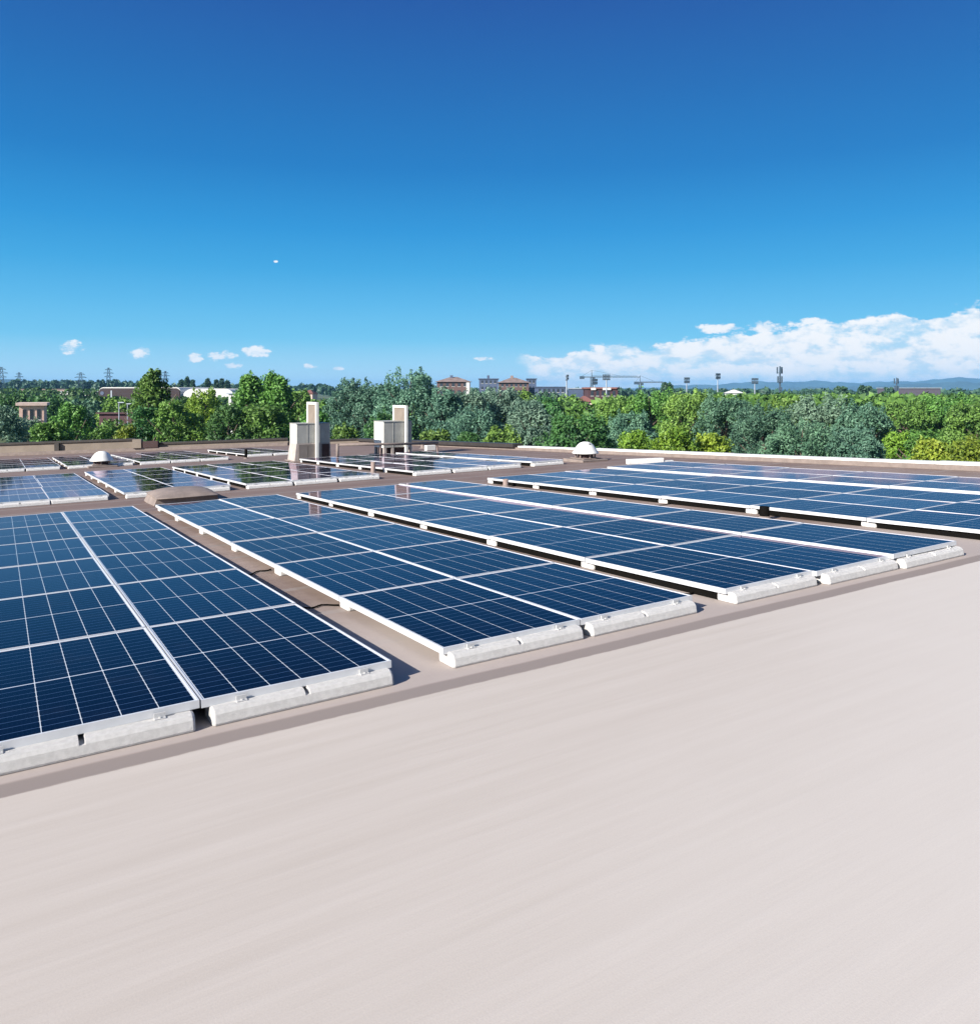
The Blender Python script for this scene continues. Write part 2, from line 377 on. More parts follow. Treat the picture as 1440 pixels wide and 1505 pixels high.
# back parapet: an oblique wall with a dark cap
ang = math.atan(-0.43)
def back_part(name, a0, a1, t0, t1, z0, z1, m, bev=0.0):
    L = math.hypot(1, 0.43); mb = MB().box(a0 * L, a1 * L, t0, t1, z0, z1)
    return link(name, mb.mesh(name), m, bld, roof_m(0, back_b(0)) @ Matrix.Rotation(ang, 4, 'Z'), bev)
back_part('parapet', AL, 6.4, -0.22, 0.0, 0.0, 0.56, M['wallbeige'])
back_part('parapet', 6.4, 13.6, -0.22, 0.0, 0.0, 0.30, M['wallbeige'])
back_part('parapet', 13.6, AR, -0.22, 0.0, 0.0, 0.16, M['wallbeige'])
back_part('upstand', AL, 13.6, -0.50, -0.224, 0.0, 0.16, M['brown'])
back_part('coping', AL, 6.4, -0.30, 0.06, 0.563, 0.67, M['cope_dark'])
back_part('coping', 6.4, 13.6, -0.30, 0.06, 0.303, 0.41, M['cope_dark'])
back_part('coping', 13.6, AR, -0.28, 0.06, 0.163, 0.24, M['cope_dark'])
back_part('pier', 2.78, 2.98, -0.40, -0.224, 0.16, 0.56, M['cope_dark'])
back_part('pier', 6.35, 6.75, -0.60, -0.224, 0.16, 0.62, M['wallbeige'])
back_part('downpipe_head', 6.80, 7.5, -0.55, -0.224, 0.16, 0.50, M['dark'])
# right edge: brown upstand, dark coping far back and white coping in front
def side_part(name, b0, b1, a0, a1, z0, z1, m):
    return link(name, MB().box(a0, a1, b0, b1, z0, z1).mesh(name), m, bld, roof_m(0, 0))
side_part('upstand', BF, back_b(AR) - 0.3, AR - 0.30, AR, 0.0, 0.10, M['brown'])
side_part('coping', 21.0, back_b(AR) - 0.35, AR - 0.42, AR + 0.03, 0.103, 0.24, M['cope_dark'])
b = 20.9
for i, ln in enumerate([4.4, 5.8, 5.6, 6.0, 6.0, 6.4]):
    side_part('coping', b - ln + 0.012, b, AR - 0.26, AR + 0.03, 0.103, 0.152 + 0.010 * (i % 2), M['cope_white']); b -= ln

# ------------------------------------------------------------------ solar panels
fr = MB()
t_ = 0.010
fr.box(0, PW, 0, t_, -FH, 0).box(0, PW, PL - t_, PL, -FH, 0).box(0, t_, t_, PL - t_, -FH, 0).box(PW - t_, PW, t_, PL - t_, -FH, 0)
fr_me = fr.mesh('panel_frame'); fr_me.materials.append(M['alu'])
sh_me = MB().box(t_, PW - t_, t_, PL - t_, -0.008, -0.003).mesh('panel_cells'); sh_me.materials.append(M['cells'])
bk_me = MB().box(0.35, 0.69, 0.80, 0.90, -0.030, -0.010).mesh('panel_box'); bk_me.materials.append(M['rubber'])

def ordn(i): return ['first', 'second', 'third', 'fourth', 'fifth', 'sixth', 'seventh', 'eighth'][i]
rng = random.Random(4)
def panel(a, b, h, label, group):
    t = thing('solar_panel', label, 'solar panel', roof_m(a, b, h) @ Matrix.Rotation(rng.uniform(-.0035, .0035), 4, 'X') @ Matrix.Rotation(rng.uniform(-.0050, .0050), 4, 'Y'), group)
    link('frame', fr_me, None, t); link('cell_sheet', sh_me, None, t)
    return t

# a ballast block: rounded concrete bar with a notch in the middle and two clamps
BLn, BH = 0.985, 0.079
def ballast_mesh():
    mb = MB()
    prof = [(-0.070, 0.0), (0.115, 0.0), (0.122, 0.012), (0.118, BH - 0.02), (0.100, BH), (-0.030, BH), (-0.052, BH - 0.008), (-0.066, BH - 0.026), (-0.073, 0.010)]
    notch = [(y, min(z, BH - 0.028)) for y, z in prof]
    xs = [0, 0.012, 0.475, 0.478, 0.500, 0.503, BLn - 0.012, BLn]
    rows = []
    for i, x in enumerate(xs):
        p = notch if i in (3, 4) else prof
        if i in (0, len(xs) - 1):
            cz, cy = BH / 2, 0.025
            p = [(cy + (y - cy) * 0.90, cz + (z - cz) * 0.86 if z > 0.02 else z) for y, z in prof]
        rows.append([(x, y, z) for y, z in p])
    n = len(prof)
    mb.add([q for r in rows for q in r], [(j * n + i, j * n + (i + 1) % n, (j + 1) * n + (i + 1) % n, (j + 1) * n + i) for j in range(len(rows) - 1) for i in range(n)]
           + [tuple(range(n)), tuple(range((len(rows) - 1) * n, len(rows) * n))[::-1]])
    return mb.mesh('ballast')
bal_me = ballast_mesh(); bal_me.materials.append(M['ballast'])
import bmesh
_bm = bmesh.new(); _bm.from_mesh(bal_me); bmesh.ops.recalc_face_normals(_bm, faces=_bm.faces); _bm.to_mesh(bal_me); _bm.free()
cl = MB().box(-0.026, 0.026, -0.012, -0.003, BH, BH + 0.026).box(-0.026, 0.026, -0.032, -0.0125, BH, BH + 0.005)
cl.tube((0, -0.023, BH + 0.005), (0, -0.023, BH + 0.011), 0.006, n=6)
cl_me = cl.mesh('clamp'); cl_me.materials.append(M['clamp'])
shade_me = MB().box(0.035, 0.045, 0.10, PL - 0.10, -0.116, -FH - 0.001).mesh('shade_strip'); shade_me.materials.append(M['rubber'])  # black strip added as the shade below an array's left edge
pl_me = MB().box(0.02, BLn - 0.02, -0.060, 0.110, 0.0, 0.005).mesh('pad'); pl_me.materials.append(M['rubber'])

def ballast(a, b, h, label, group, clamps=True):
    jx, jr = rng.uniform(-.012, .012), rng.uniform(-.006, .006)
    t = tag(link('ballast_block', bal_me, mw=roof_m(a + 0.03 + jx, b, h + 0.003) @ Matrix.Rotation(jr, 4, 'Z')), label, 'ballast block', group)
    if clamps:
        for x in (0.155, 0.83): link('clamp', cl_me, None, t, Matrix.Translation((x, 0, 0)))
    return t

PA, PB = 1.0505, 1.717
# name, a of each column, b of the front, rows, height offset, words
BLOCKS = [
    ('near left array', [0.0, 1.0505], 0.0, 6, 0.0),
    ('near middle array', [2.453, 3.504], 0.05, 6, -0.010),
    ('near three-column array', [4.902, 5.945, 6.975], 0.05, 6, -0.012),
    ('right-edge array', [8.93, 9.96, 10.98], -0.22, 6, -0.005),
    ('array along right parapet', [12.20, 13.22], -0.22, 6, 0.015),
    ('middle-tier left array', [0.0, 1.0], 13.20, 5, -0.01),
    ('middle-tier array behind skylight hump', [2.31, 3.36], 13.20, 5, 0.0),
    ('middle-tier array before left chimney', [4.72, 5.75, 6.79], 13.18, 5, 0.0),
    ('middle-tier array before right chimney', [8.74, 9.80, 10.85], 13.20, 5, 0.0),
    ('single-column array beside right vent dome', [12.28], 13.25, 5, 0.015),
    ('far left array', [-0.1, 0.92], 26.4, 5, 0.0),
    ('far array behind left vent dome', [2.14, 3.20], 26.3, 5, 0.0),
    ('far array right of left vent dome', [4.42, 5.44, 6.46], 26.2, 5, 0.0),
    ('farthest array behind left chimney', [8.46, 9.50], 27.4, 4, 0.0),
]
for name, cols, b0, rows, dh in BLOCKS:
    raised = name.startswith('near three')
    for ci, a in enumerate(cols):
        cn = 'only' if len(cols) == 1 else (['left', 'right'] if len(cols) == 2 else ['left', 'middle', 'right'])[ci]
        h = dh + (0.022 if raised and ci == 2 else 0)
        bc = b0 - (0.040 * ci if raised else 0)
        for r in range(rows):
            rowt = 'front row' if r == 0 else ('rearmost row' if r == rows - 1 else ordn(r) + ' row from front')
            pn = panel(a, bc + r * PB + 0.004, h, 'solar panel in %s, %s column, %s' % (name, cn, rowt), 'solar panels of the ' + name)
            if ci == 0 and a > 4: link('shade_strip', shade_me, None, pn)
        ballast(a + (0.018 * ci if raised else 0), bc, RH, 'ballast block under front edge of %s, %s column' % (name, cn), 'ballast blocks of the ' + name, True)
        if ci == 0:
            for r in range(1, rows + 1):
                ballast(a, b0 + r * PB - (0.02 if r < rows else 0.10), RH, 'ballast end, left side of %s, %s joint from front' % (name, ordn(r - 1)),
                        'ballast blocks of the ' + name, False)

# ------------------------------------------------------------------ things standing on the roof
def vent_dome(a, b, label, spot, s=1.0):
    t = thing('roof_ventilator', label, 'roof vent', upright(a, b), 'dome roof ventilators')
    t.scale = (s, s, s)
    link('curb', MB().box(-0.46, 0.46, -0.46, 0.46, -0.03, 0.07).box(-0.32, 0.32, -0.32, 0.32, 0.07, 0.10).mesh('curb'), M['brown'], t, bevel=0.02)
    link('throat', MB().lathe([(0.22, 0.10), (0.22, 0.27), (0.0, 0.27)], 20).mesh('throat'), M['dark'], t)
    for k in range(6):
        q = k * math.pi / 3 + 0.35; x, y = 0.27 * math.cos(q), 0.27 * math.sin(q)
        link('leg', MB().box(x - 0.018, x + 0.018, y - 0.018, y + 0.018, 0.09, 0.26).mesh('leg'), M['stub'], t)
    link('cap', MB().lathe([(0.30, 0.235), (0.385, 0.225), (0.375, 0.245), (0.335, 0.305), (0.285, 0.385), (0.225, 0.465), (0.15, 0.525), (0.07, 0.552), (0.0, 0.556)], 32).mesh('cap', True), M['domew'], t)
    if spot:
        link('lifting_eye', MB().tube((-0.02, -0.20, 0.46), (-0.02, -0.215, 0.52), 0.014, n=8).mesh('lifting_eye'), M['rubber'], t)
vent_dome(3.22, 27.3 - 0.9, 'white bell-shaped roof vent on the left, before the far arrays', False, 1.0)
vent_dome(14.45, 13.7, 'white dome roof vent with a dark eye, near the right parapet', True)

# skylight hump covered in membrane
sk = thing('skylight_hump', 'brown membrane-covered domed skylight curb behind the near arrays', 'skylight', upright(3.14, 11.72))
sk_c = MB(); hw, hd = 0.53, 0.52
sk_c.add([(-hw - .06, -hd - .01, -.02), (hw + .04, -hd - .01, -.02), (hw + .04, hd + .06, -.02), (-hw - .06, hd + .06, -.02),
          (-hw, -hd, .135), (hw, -hd, .135), (hw, hd, .135), (-hw, hd, .135)], [(0, 3, 2, 1), (4, 5, 6, 7), (0, 1, 5, 4), (1, 2, 6, 5), (2, 3, 7, 6), (3, 0, 4, 7)])
link('curb', sk_c.mesh('curb'), M['brown'], sk)
dm = MB(); N = 18
vs = []; fs = []
for j in range(N + 1):
    for i in range(N + 1):
        x, y = -1 + 2 * i / N, -1 + 2 * j / N
        z = 0.146 + 0.118 * max(0.0, (1 - abs(x) ** 2.6) * (1 - abs(y) ** 2.6)) ** 0.62
        vs.append((x * (hw + 0.03), y * (hd + 0.06) - 0.03, z))
for j in range(N):
    for i in range(N): fs.append((j * (N + 1) + i, j * (N + 1) + i + 1, (j + 1) * (N + 1) + i + 1, (j + 1) * (N + 1) + i))
dm.add(vs, fs); dm.box(-hw - 0.03, hw + 0.03, -hd - 0.09, hd + 0.03, 0.138, 0.1515)
link('dome', dm.mesh('dome', True), M['brown'], sk)

# chimneys: a sheet metal box with a tall flat loop straddling it
def chimney(a, b, label, solid, wd, dp, z0, z1, hoop):
    t = thing('chimney_stack', label, 'chimney', upright(a, b), 'sheet metal chimney boxes')
    link('casing', MB().box(0, wd, 0, dp, z0, z1).mesh('casing'), M['grey'], t, bevel=0.012)
    link('top_rim', MB().box(-0.03, wd + 0.018, -0.018, dp + 0.018, z1 + 0.001, z1 + 0.022).mesh('top_rim'), M['grey'], t)
    for sx in (0.36, wd - 0.16): link('seam', MB().box(sx, sx + 0.018, -0.010, -0.001, z0 + 0.01, z1 - 0.01).mesh('seam'), M['grey'], t)
    link('flashing', MB().box(-0.16, wd + 0.10, -0.16, dp + 0.12, 0.0, 0.035).mesh('flashing'), M['brown'], t, bevel=0.012)
    link('lit_side', MB().box(-0.012, -0.002, 0.0, dp, z0, z1 - 0.005).mesh('lit_side'), M['cream'], t)  # sunlit left face of the casing, its light put in as a paler sheet
    if solid:
        base = MB().add([(-0.10, -0.03, -0.05), (wd + 0.02, -0.03, -0.05), (wd + 0.02, dp + 0.03, -0.05), (-0.10, dp + 0.03, -0.05),
                         (-0.02, -0.015, z0), (wd, -0.015, z0), (wd, dp, z0), (-0.02, dp, z0)], [(0, 3, 2, 1), (4, 5, 6, 7), (0, 1, 5, 4), (1, 2, 6, 5), (2, 3, 7, 6), (3, 0, 4, 7)])
        link('base', base.mesh('base'), M['plaster'], t)
        for x0, x1 in ((0.04, 0.36), (0.38, 0.66)):
            link('door', MB().box(x0, x1, -0.055, -0.032, 0.02, z0 - 0.03).mesh('door'), M['door'], t)
        link('door', MB().box(0.86, wd - 0.05, -0.055, -0.032, 0.02, z0 - 0.03).mesh('door'), M['dark'], t)
    else:
        for x0, y0 in ((0, 0), (wd - 0.1, 0), (0, dp - 0.1), (wd - 0.1, dp - 0.1)):
            link('leg', MB().box(x0, x0 + 0.1, y0, y0 + 0.1, -0.05, z0).mesh('leg'), M['plaster'], t)
        link('leg', MB().box(0.30, 0.40, 0.0, 0.1, -0.05, z0).mesh('leg'), M['plaster'], t)
        link('inner_duct', MB().box(0.12, wd - 0.12, 0.14, dp - 0.12, -0.04, z0).mesh('inner_duct'), M['dark'], t)
    hx, hz = hoop; e = 0.10
    lp = MB().box(hx, hx + e, -0.14, -0.035, -0.05 if solid else 0.02, hz).box(hx, hx + e, dp + 0.03, dp + 0.13, z0, hz).box(hx, hx + e, -0.035, dp + 0.03, hz - 0.09, hz)
    link('duct_loop', lp.mesh('duct_loop'), M['cream'], t, bevel=0.008)
    link('loop_infill', MB().box(hx + 0.035, hx + 0.06, -0.03, dp + 0.025, z1 + 0.024, hz - 0.092).mesh('loop_infill'), M['wallbeige'], t)
    if not solid:
        link('bracket', MB().box(0.80, 0.98, -0.12, -0.002, z0 + 0.02, z0 + 0.12).mesh('bracket'), M['cream'], t)
    return t
chimney(8.74, 22.05, 'grey-shaded metal chimney box on a plastered base, left of the two', True, 1.17, 0.72, 0.62, 1.28, (0.62, 2.02))
chimney(12.02, 22.25, 'grey-shaded metal chimney box raised on legs, right of the two', False, 1.12, 0.86, 0.30, 1.24, (0.80, 1.83))

# horizontal pipe run from the left chimney past the right one
pr = thing('roof_pipe', 'brown horizontal pipe running between and past the two chimneys', 'pipe', upright(10.05, 21.72))
link('tube', MB().tube((0, 0, 0.52), (3.9, 0, 0.44), 0.045, n=10).tube((0, 0, 0.56), (0, 0, -0.05), 0.05, n=10).mesh('tube', True), M['brown'], pr)
for x in (1.6, 3.88): link('support', MB().box(x - 0.025, x + 0.025, -0.025, 0.025, -0.05, 0.43).mesh('support'), M['stub'], pr)

def stub(a, b, h, r, m, label):
    t = thing('vent_pipe', label, 'vent pipe', upright(a, b), 'small vent pipes')
    link('pipe', MB().lathe([(r, -0.02), (r, h), (r * 0.8, h), (r * 0.8, h - 0.05), (0, h - 0.05)], 16).mesh('pipe', True), m, t)
    link('collar', MB().lathe([(r * 1.9, 0.0), (r * 1.25, 0.025), (r * 1.02, 0.05)], 16).mesh('collar', True), M['brown'], t)
stub(8.72, 9.05, 0.16, 0.055, M['stub'], 'short brown vent pipe in front of the right-edge array')
stub(8.62, 2.72, 0.17, 0.062, M['rubber'], 'short black vent pipe beside the near three-column array')
stub(8.42, 14.9, 0.30, 0.06, M['stub'], 'brown vent pipe left of the array before the right chimney')
stub(8.15, 26.3, 0.36, 0.055, M['rubber'], 'thin dark vent pipe before the farthest array')
stub(15.6, 26.2, 0.26, 0.09, M['brown'], 'squat brown vent pipe by the dark right coping')
for i, (a0, b0, a1, b1) in enumerate([(2.14, 2.02, 2.50, 1.93), (2.13, 3.60, 2.50, 3.78), (4.58, 0.55, 4.95, 0.42), (8.05, 4.9, 8.98, 4.72)]):
    mb = MB(); pts = [(a0 + (a1 - a0) * k / 10, b0 + (b1 - b0) * k / 10 + 0.035 * math.sin(k * 1.1 + i), RH + 0.010) for k in range(11)]
    for p_, q_ in zip(pts, pts[1:]): mb.tube(ROOF @ Vector(p_), ROOF @ Vector(q_), 0.007, n=6)
    tag(link('cable', mb.mesh('cable', True), M['rubber']), ['black cable crossing the gap near the second joint of the near left array', 'black cable crossing the gap near the third joint of the near left array',
        'short black cable between near middle and near three-column arrays', 'black cable running to the right-edge array'][i], 'cable', 'cables between the arrays')
# loose white block behind the right array
wb = thing('ballast_block', 'loose white concrete beam lying near the right vent dome', 'ballast block', roof_m(14.15, 11.55) @ Matrix.Rotation(-0.42, 4, 'Z'))
link('beam', MB().box(0, 0.98, 0, 0.20, 0, 0.14).mesh('beam'), M['ballast'], wb, bevel=0.015)
link('end_cap', MB().box(0.983, 1.25, 0.03, 0.17, 0, 0.07).mesh('end_cap'), M['clamp'], wb, bevel=0.01)
for i, (a, b) in enumerate([(13.9, 24.6), (14.7, 24.1)]):
    t = thing('ballast_block', ['small white block left of the squat vent pipe', 'small white block next to the squat vent pipe'][i], 'ballast block', roof_m(a, b), 'small white blocks by the dark coping')
    link('block', MB().box(0, 0.42, 0, 0.20, 0, 0.22).mesh('block'), M['cope_white'], t, bevel=0.02)

# ------------------------------------------------------------------ trees
def crown_mesh(name, seed, R, H, leaf, shape, dens=1.0):
    """a crown in metres: leaf quads in ragged clumps and upright shoots, z from 0 to H"""
    r = np.random.RandomState(seed)
    c0 = min(R, H * 0.6) * (0.27 if shape != 'tall' else 0.30)
    ncl = int(np.clip(4.6 * (R * R * H) ** (2 / 3.) / (c0 * c0) * 0.8, 26, 150))
    h = r.rand(ncl) ** 0.80
    def profile(h):
        if shape == 'tall': return np.sqrt(np.clip(1 - np.clip((h - 0.35) / 0.68, -0.7, 1) ** 2, 0.03, 1)) * (1 - 0.25 * h)
        if shape == 'bush': return np.clip(1.0 - 0.62 * h ** 2.4, 0.1, 1)
        return np.sqrt(np.clip(1 - np.clip((h - 0.48) / 0.60, -0.75, 1) ** 2, 0.06, 1))
    lob = r.uniform(0, 6.28, 4)
    th = r.rand(ncl) * 6.283
    lobe = 1 + 0.16 * np.sin(2 * th + lob[0] + 3 * h) + 0.12 * np.sin(3 * th + lob[1] - 4 * h)
    rad = profile(h) * lobe * np.sqrt(r.rand(ncl) * 0.70 + 0.30) * (R - 0.45 * c0)
    cs = c0 * (0.40 + 0.85 * r.rand(ncl) ** 1.4)
    cen = np.stack([rad * np.cos(th), rad * np.sin(th), h * (H - 1.3 * cs) + 0.05 * H * r.randn(ncl) * (h < .8)], 1)
    ext = np.stack([cs, cs, cs * r.uniform(0.7, 1.0, ncl)], 1)
    # upright shoots that break the outline
    ns = int(ncl * (0.9 if shape == 'tall' else 0.55))
    hs = r.uniform(0.30, 1.0, ns) ** 0.7; ts = r.rand(ns) * 6.283
    rs_ = profile(hs) * (R - 0.2 * c0) * np.sqrt(r.uniform(0.25, 1.0, ns))
    ss = c0 * r.uniform(0.16, 0.34, ns)
    sh = np.stack([rs_ * np.cos(ts), rs_ * np.sin(ts), hs * H * 0.95 - 0.1 * c0], 1)
    cen = np.concatenate([cen, sh]); ext = np.concatenate([ext, np.stack([ss, ss, ss * r.uniform(1.8, 3.4, ns)], 1)])
    area = (ext[:, 0] * ext[:, 2]); K = int(np.clip(dens * 12 * area.sum() / (leaf * leaf) * 0.62, 2500, 42000))
    ci = r.choice(len(cen), K, p=area / area.sum())
    dv = r.randn(K, 3); dv[:, 2] += 0.20; dv /= np.linalg.norm(dv, axis=1)[:, None]
    P = cen[ci] + dv * ext[ci] * (0.45 + 0.60 * r.rand(K) ** 0.6 + 0.30 * r.rand(K) ** 6)[:, None]
    # holes: leave leaves out where a slow wave through the crown is low
    q = P / c0
    gap = np.sin(q[:, 0] * 2.1 + lob[2]) * np.sin(q[:, 1] * 2.3 + lob[3]) + np.sin(q[:, 2] * 2.6 + q[:, 0] * 0.9 + lob[1]) * 0.7 + 0.6 * np.sin(q[:, 2] * 1.1 - q[:, 1] * 1.9 + lob[0])
    keep = gap > r.uniform(-2.3, -0.35, K); P = P[keep]; dv = dv[keep]; K = len(P)
    nrm = dv * 0.7 + np.array([-0.10, -0.10, 0.40]) + 0.85 * r.randn(K, 3); nrm /= np.linalg.norm(nrm, axis=1)[:, None]
    a = np.cross(nrm, r.randn(K, 3)); a /= np.linalg.norm(a, axis=1)[:, None]; b = np.cross(nrm, a)
    s = leaf * (0.5 + 0.9 * r.rand(K))[:, None]
    return quads(name, np.stack([P - a * s, P + b * s * 0.52 + a * s * 0.2, P + a * s, P - b * s * 0.52 + a * s * 0.2], 1).reshape(-1, 3))
def quads(name, V):
    K = len(V) // 4
    me = bpy.data.meshes.new(name); me.vertices.add(4 * K); me.vertices.foreach_set('co', V.ravel().astype(np.float32))
    me.loops.add(4 * K); me.loops.foreach_set('vertex_index', np.arange(4 * K, dtype=np.int32))
    me.polygons.add(K); me.polygons.foreach_set('loop_start', np.arange(0, 4 * K, 4, dtype=np.int32)); me.update(calc_edges=True)
    return me
def trunk_mesh(seed):
    r = random.Random(seed); mb = MB(); mb.tube((0, 0, 0), (0.02, 0.01, 0.55), 0.030, 0.018, 8)
    for k in range(6):
        q = k * 1.05 + r.random(); z = 0.28 + 0.06 * k
        mb.tube((0.015, 0.01, z), (0.22 * math.cos(q), 0.22 * math.sin(q), z + 0.22), 0.012, 0.004, 6)
    mb.tube((0.02, 0.01, 0.55), (0.0, 0.03, 0.88), 0.018, 0.004, 6); return mb.mesh('trunk')
TRUNK = [trunk_mesh(s) for s in (1, 2)]
for me in TRUNK: me.materials.append(M['trunk'])
trn = random.Random(9); cnt = {}
def tree(u, v, hw, dist, kind, leaf, label, name='broadleaf_tree'):
    top = HC + (HOR - v) / F_PX * dist; R = hw / F_PX * dist
    t = thing(name, label, 'tree', Matrix.Translation(((u - 720) / F_PX * dist, dist, 0)), 'trees beyond the roof')
    k = cnt.get('n', 0); cnt['n'] = k + 1
    low = {'round': 0.18, 'fine': 0.14, 'tall': 0.10, 'bush': 0.03}[kind] * top
    leaf_m = (0.125 if kind == 'fine' else 0.165) * max(0.68, dist / 80.0)
    me = crown_mesh('crown', 100 + k, R * 1.12, (top - low), leaf_m, kind)
    c = link('crown', me, LEAF[leaf], t); c.location = (0, 0, low)
    tr = link('trunk', TRUNK[k % 2], None, t); tr.scale = (top, top, top); tr.rotation_euler = (0, 0, trn.uniform(0, 6.28))
    return t

TREES = [
    (-4, 592, 40, 62, 'fine', 'silver', 'pale grey-green tree at the far left below the pink house'),
    (40, 611, 26, 92, 'fine', 'silver', 'pale grey-green tree right under the pink house'),
    (166, 613, 22, 96, 'round', 'mid', 'green tree covering most of the dark red wall'),
    (78, 614, 32, 57, 'round', 'mid', 'low green tree just right below the pink house'),
    (108, 588, 26, 78, 'round', 'mid', 'green tree between pink house and brown hall'),
    (148, 624, 30, 60, 'round', 'mid', 'low green tree before the dark red wall'),
    (66, 581, 34, 165, 'round', 'dark', 'dark tree behind the pink house'),
    (14, 575, 34, 170, 'round', 'dark', 'dark tree at left edge, behind the pink house'),
    (122, 584, 26, 170, 'round', 'teal', 'dull green tree left below the brown hall'),
    (186, 622, 22, 56, 'bush', 'yellow', 'yellowish bush left of the tall poplar'),
    (225, 540, 33, 76, 'tall', 'mid', 'tall pointed poplar in front of the brown hall'),
    (212, 594, 22, 73, 'round', 'dark', 'dark green tree at the left foot of the poplar'),
    (252, 584, 27, 73, 'round', 'mid', 'green tree at the right foot of the poplar'),
    (174, 582, 26, 165, 'round', 'mid', 'round green tree under the brown hall facade'),
    (300, 568, 30, 102, 'fine', 'bright', 'light yellow-green tree before the white hall roof'),
    (280, 604, 26, 74, 'round', 'mid', 'green tree below the light yellow-green one'),
    (366, 546, 34, 82, 'tall', 'mid', 'left pointed green tree of the pair by the left chimney'),
    (405, 545, 36, 82, 'tall', 'mid', 'right pointed green tree of the pair by the left chimney'),
    (385, 588, 42, 72, 'round', 'mid', 'broad green tree below the pointed pair'),
    (332, 592, 30, 70, 'round', 'dark', 'dark tree left of the pointed pair'),
    (441, 569, 24, 92, 'round', 'mid', 'green tree directly behind the left chimney'),
    (462, 600, 26, 70, 'round', 'mid', 'small bright tree behind the left chimney loop'),
    (502, 572, 26, 125, 'round', 'teal', 'bluish tree between the chimneys'),
    (520, 553, 32, 116, 'fine', 'teal', 'blue-green tree above the gap of the chimneys'),
    (508, 622, 30, 62, 'round', 'mid', 'low green tree in the gap of the chimneys'),
    (558, 560, 30, 112, 'fine', 'teal', 'blue-green tree behind the right chimney loop'),
    (600, 542, 50, 100, 'fine', 'teal', 'tallest blue-green tree, right of the right chimney'),
    (648, 566, 36, 96, 'fine', 'teal', 'blue-green tree under the tile-roofed apartment block'),
    (575, 598, 40, 84, 'fine', 'dark', 'dark tree right behind the right chimney'),
    (690, 570, 36, 104, 'fine', 'silver', 'pale green tree just right of the apartment block'),
    (712, 571, 24, 150, 'fine', 'teal', 'blue-green tree in front of the blue-grey office'),
    (764, 571, 30, 150, 'fine', 'mid', 'green tree in front of the wide hip-roofed block'),
    (802, 575, 26, 200, 'round', 'teal', 'dull tree covering the low dark blue building'),
    (838, 579, 24, 190, 'round', 'mid', 'green tree covering the low shed between floodlights'),
    (735, 567, 38, 108, 'fine', 'silver', 'pale green tree below the blue-grey office building'),
    (776, 583, 34, 86, 'fine', 'silver', 'silvery willow-like tree left of the first floodlight'),
    (700, 596, 44, 76, 'fine', 'teal', 'blue-green tree in the middle left of the silvery one'),
    (738, 622, 32, 62, 'round', 'mid', 'low green tree under the silvery one'),
    (640, 628, 34, 60, 'round', 'mid', 'low green tree right of the right chimney'),
    (690, 630, 28, 60, 'bush', 'dark', 'dark bush in the middle behind the coping'),
    (820, 590, 26, 150, 'round', 'dark', 'dark tree between the first two floodlights, left half'),
    (850, 588, 22, 150, 'round', 'mid', 'green tree between the first two floodlights, right half'),
    (802, 582, 28, 135, 'round', 'dark', 'dark tree behind and left of the first floodlight'),
    (848, 602, 50, 72, 'round', 'dark', 'round dark green tree behind the right vent dome'),
    (906, 577, 36, 105, 'fine', 'mid', 'green tree right of the third floodlight'),
    (956, 569, 42, 104, 'fine', 'mid', 'tall green tree under the second crane'),
    (925, 603, 42, 82, 'fine', 'teal', 'blue-green tree above the bright shrubs'),
    (930, 628, 36, 52, 'bush', 'bright', 'bright yellow-green shrub right of the right vent dome'),
    (985, 621, 46, 50, 'bush', 'bright', 'largest bright yellow-green shrub behind the right parapet'),
    (1045, 632, 46, 51, 'bush', 'bright', 'rightmost bright yellow-green shrub behind the right parapet'),
    (1012, 573, 42, 98, 'fine', 'mid', 'green tree left of the white tent'),
    (1068, 578, 48, 82, 'fine', 'teal', 'blue-green tree below the white tent'),
    (1120, 592, 46, 70, 'fine', 'teal', 'blue-green tree below the mobile phone mast'),
    (1160, 580, 44, 86, 'fine', 'mid', 'green tree right below the mobile phone mast'),
    (1212, 578, 54, 72, 'fine', 'silver', 'large silvery tree right of the mobile phone mast'),
    (1268, 587, 46, 68, 'fine', 'teal', 'right blue-green tree of the silvery stand'),
    (1180, 612, 52, 62, 'fine', 'teal', 'front blue-green tree of the silvery stand'),
    (1255, 625, 44, 60, 'fine', 'teal', 'lower blue-green tree left of the sunlit clearing'),
    (1332, 584, 42, 92, 'fine', 'mid', 'green tree above the sunlit clearing'),
    (1388, 577, 46, 92, 'fine', 'mid', 'green tree below the mauve warehouse'),
    (1436, 586, 42, 78, 'fine', 'mid', 'green tree at the right picture edge'),
    (1320, 630, 34, 64, 'bush', 'bright', 'yellow-green bush beside the sunlit clearing'),
    (1352, 628, 30, 58, 'bush', 'mid', 'green bush between clearing and yellowing bushes'),
    (1372, 640, 44, 50, 'bush', 'yellow', 'left yellowing bush at the right parapet'),
    (1430, 632, 52, 48, 'bush', 'yellow', 'right yellowing bush at the right parapet'),
]
for T in TREES: tree(*T)

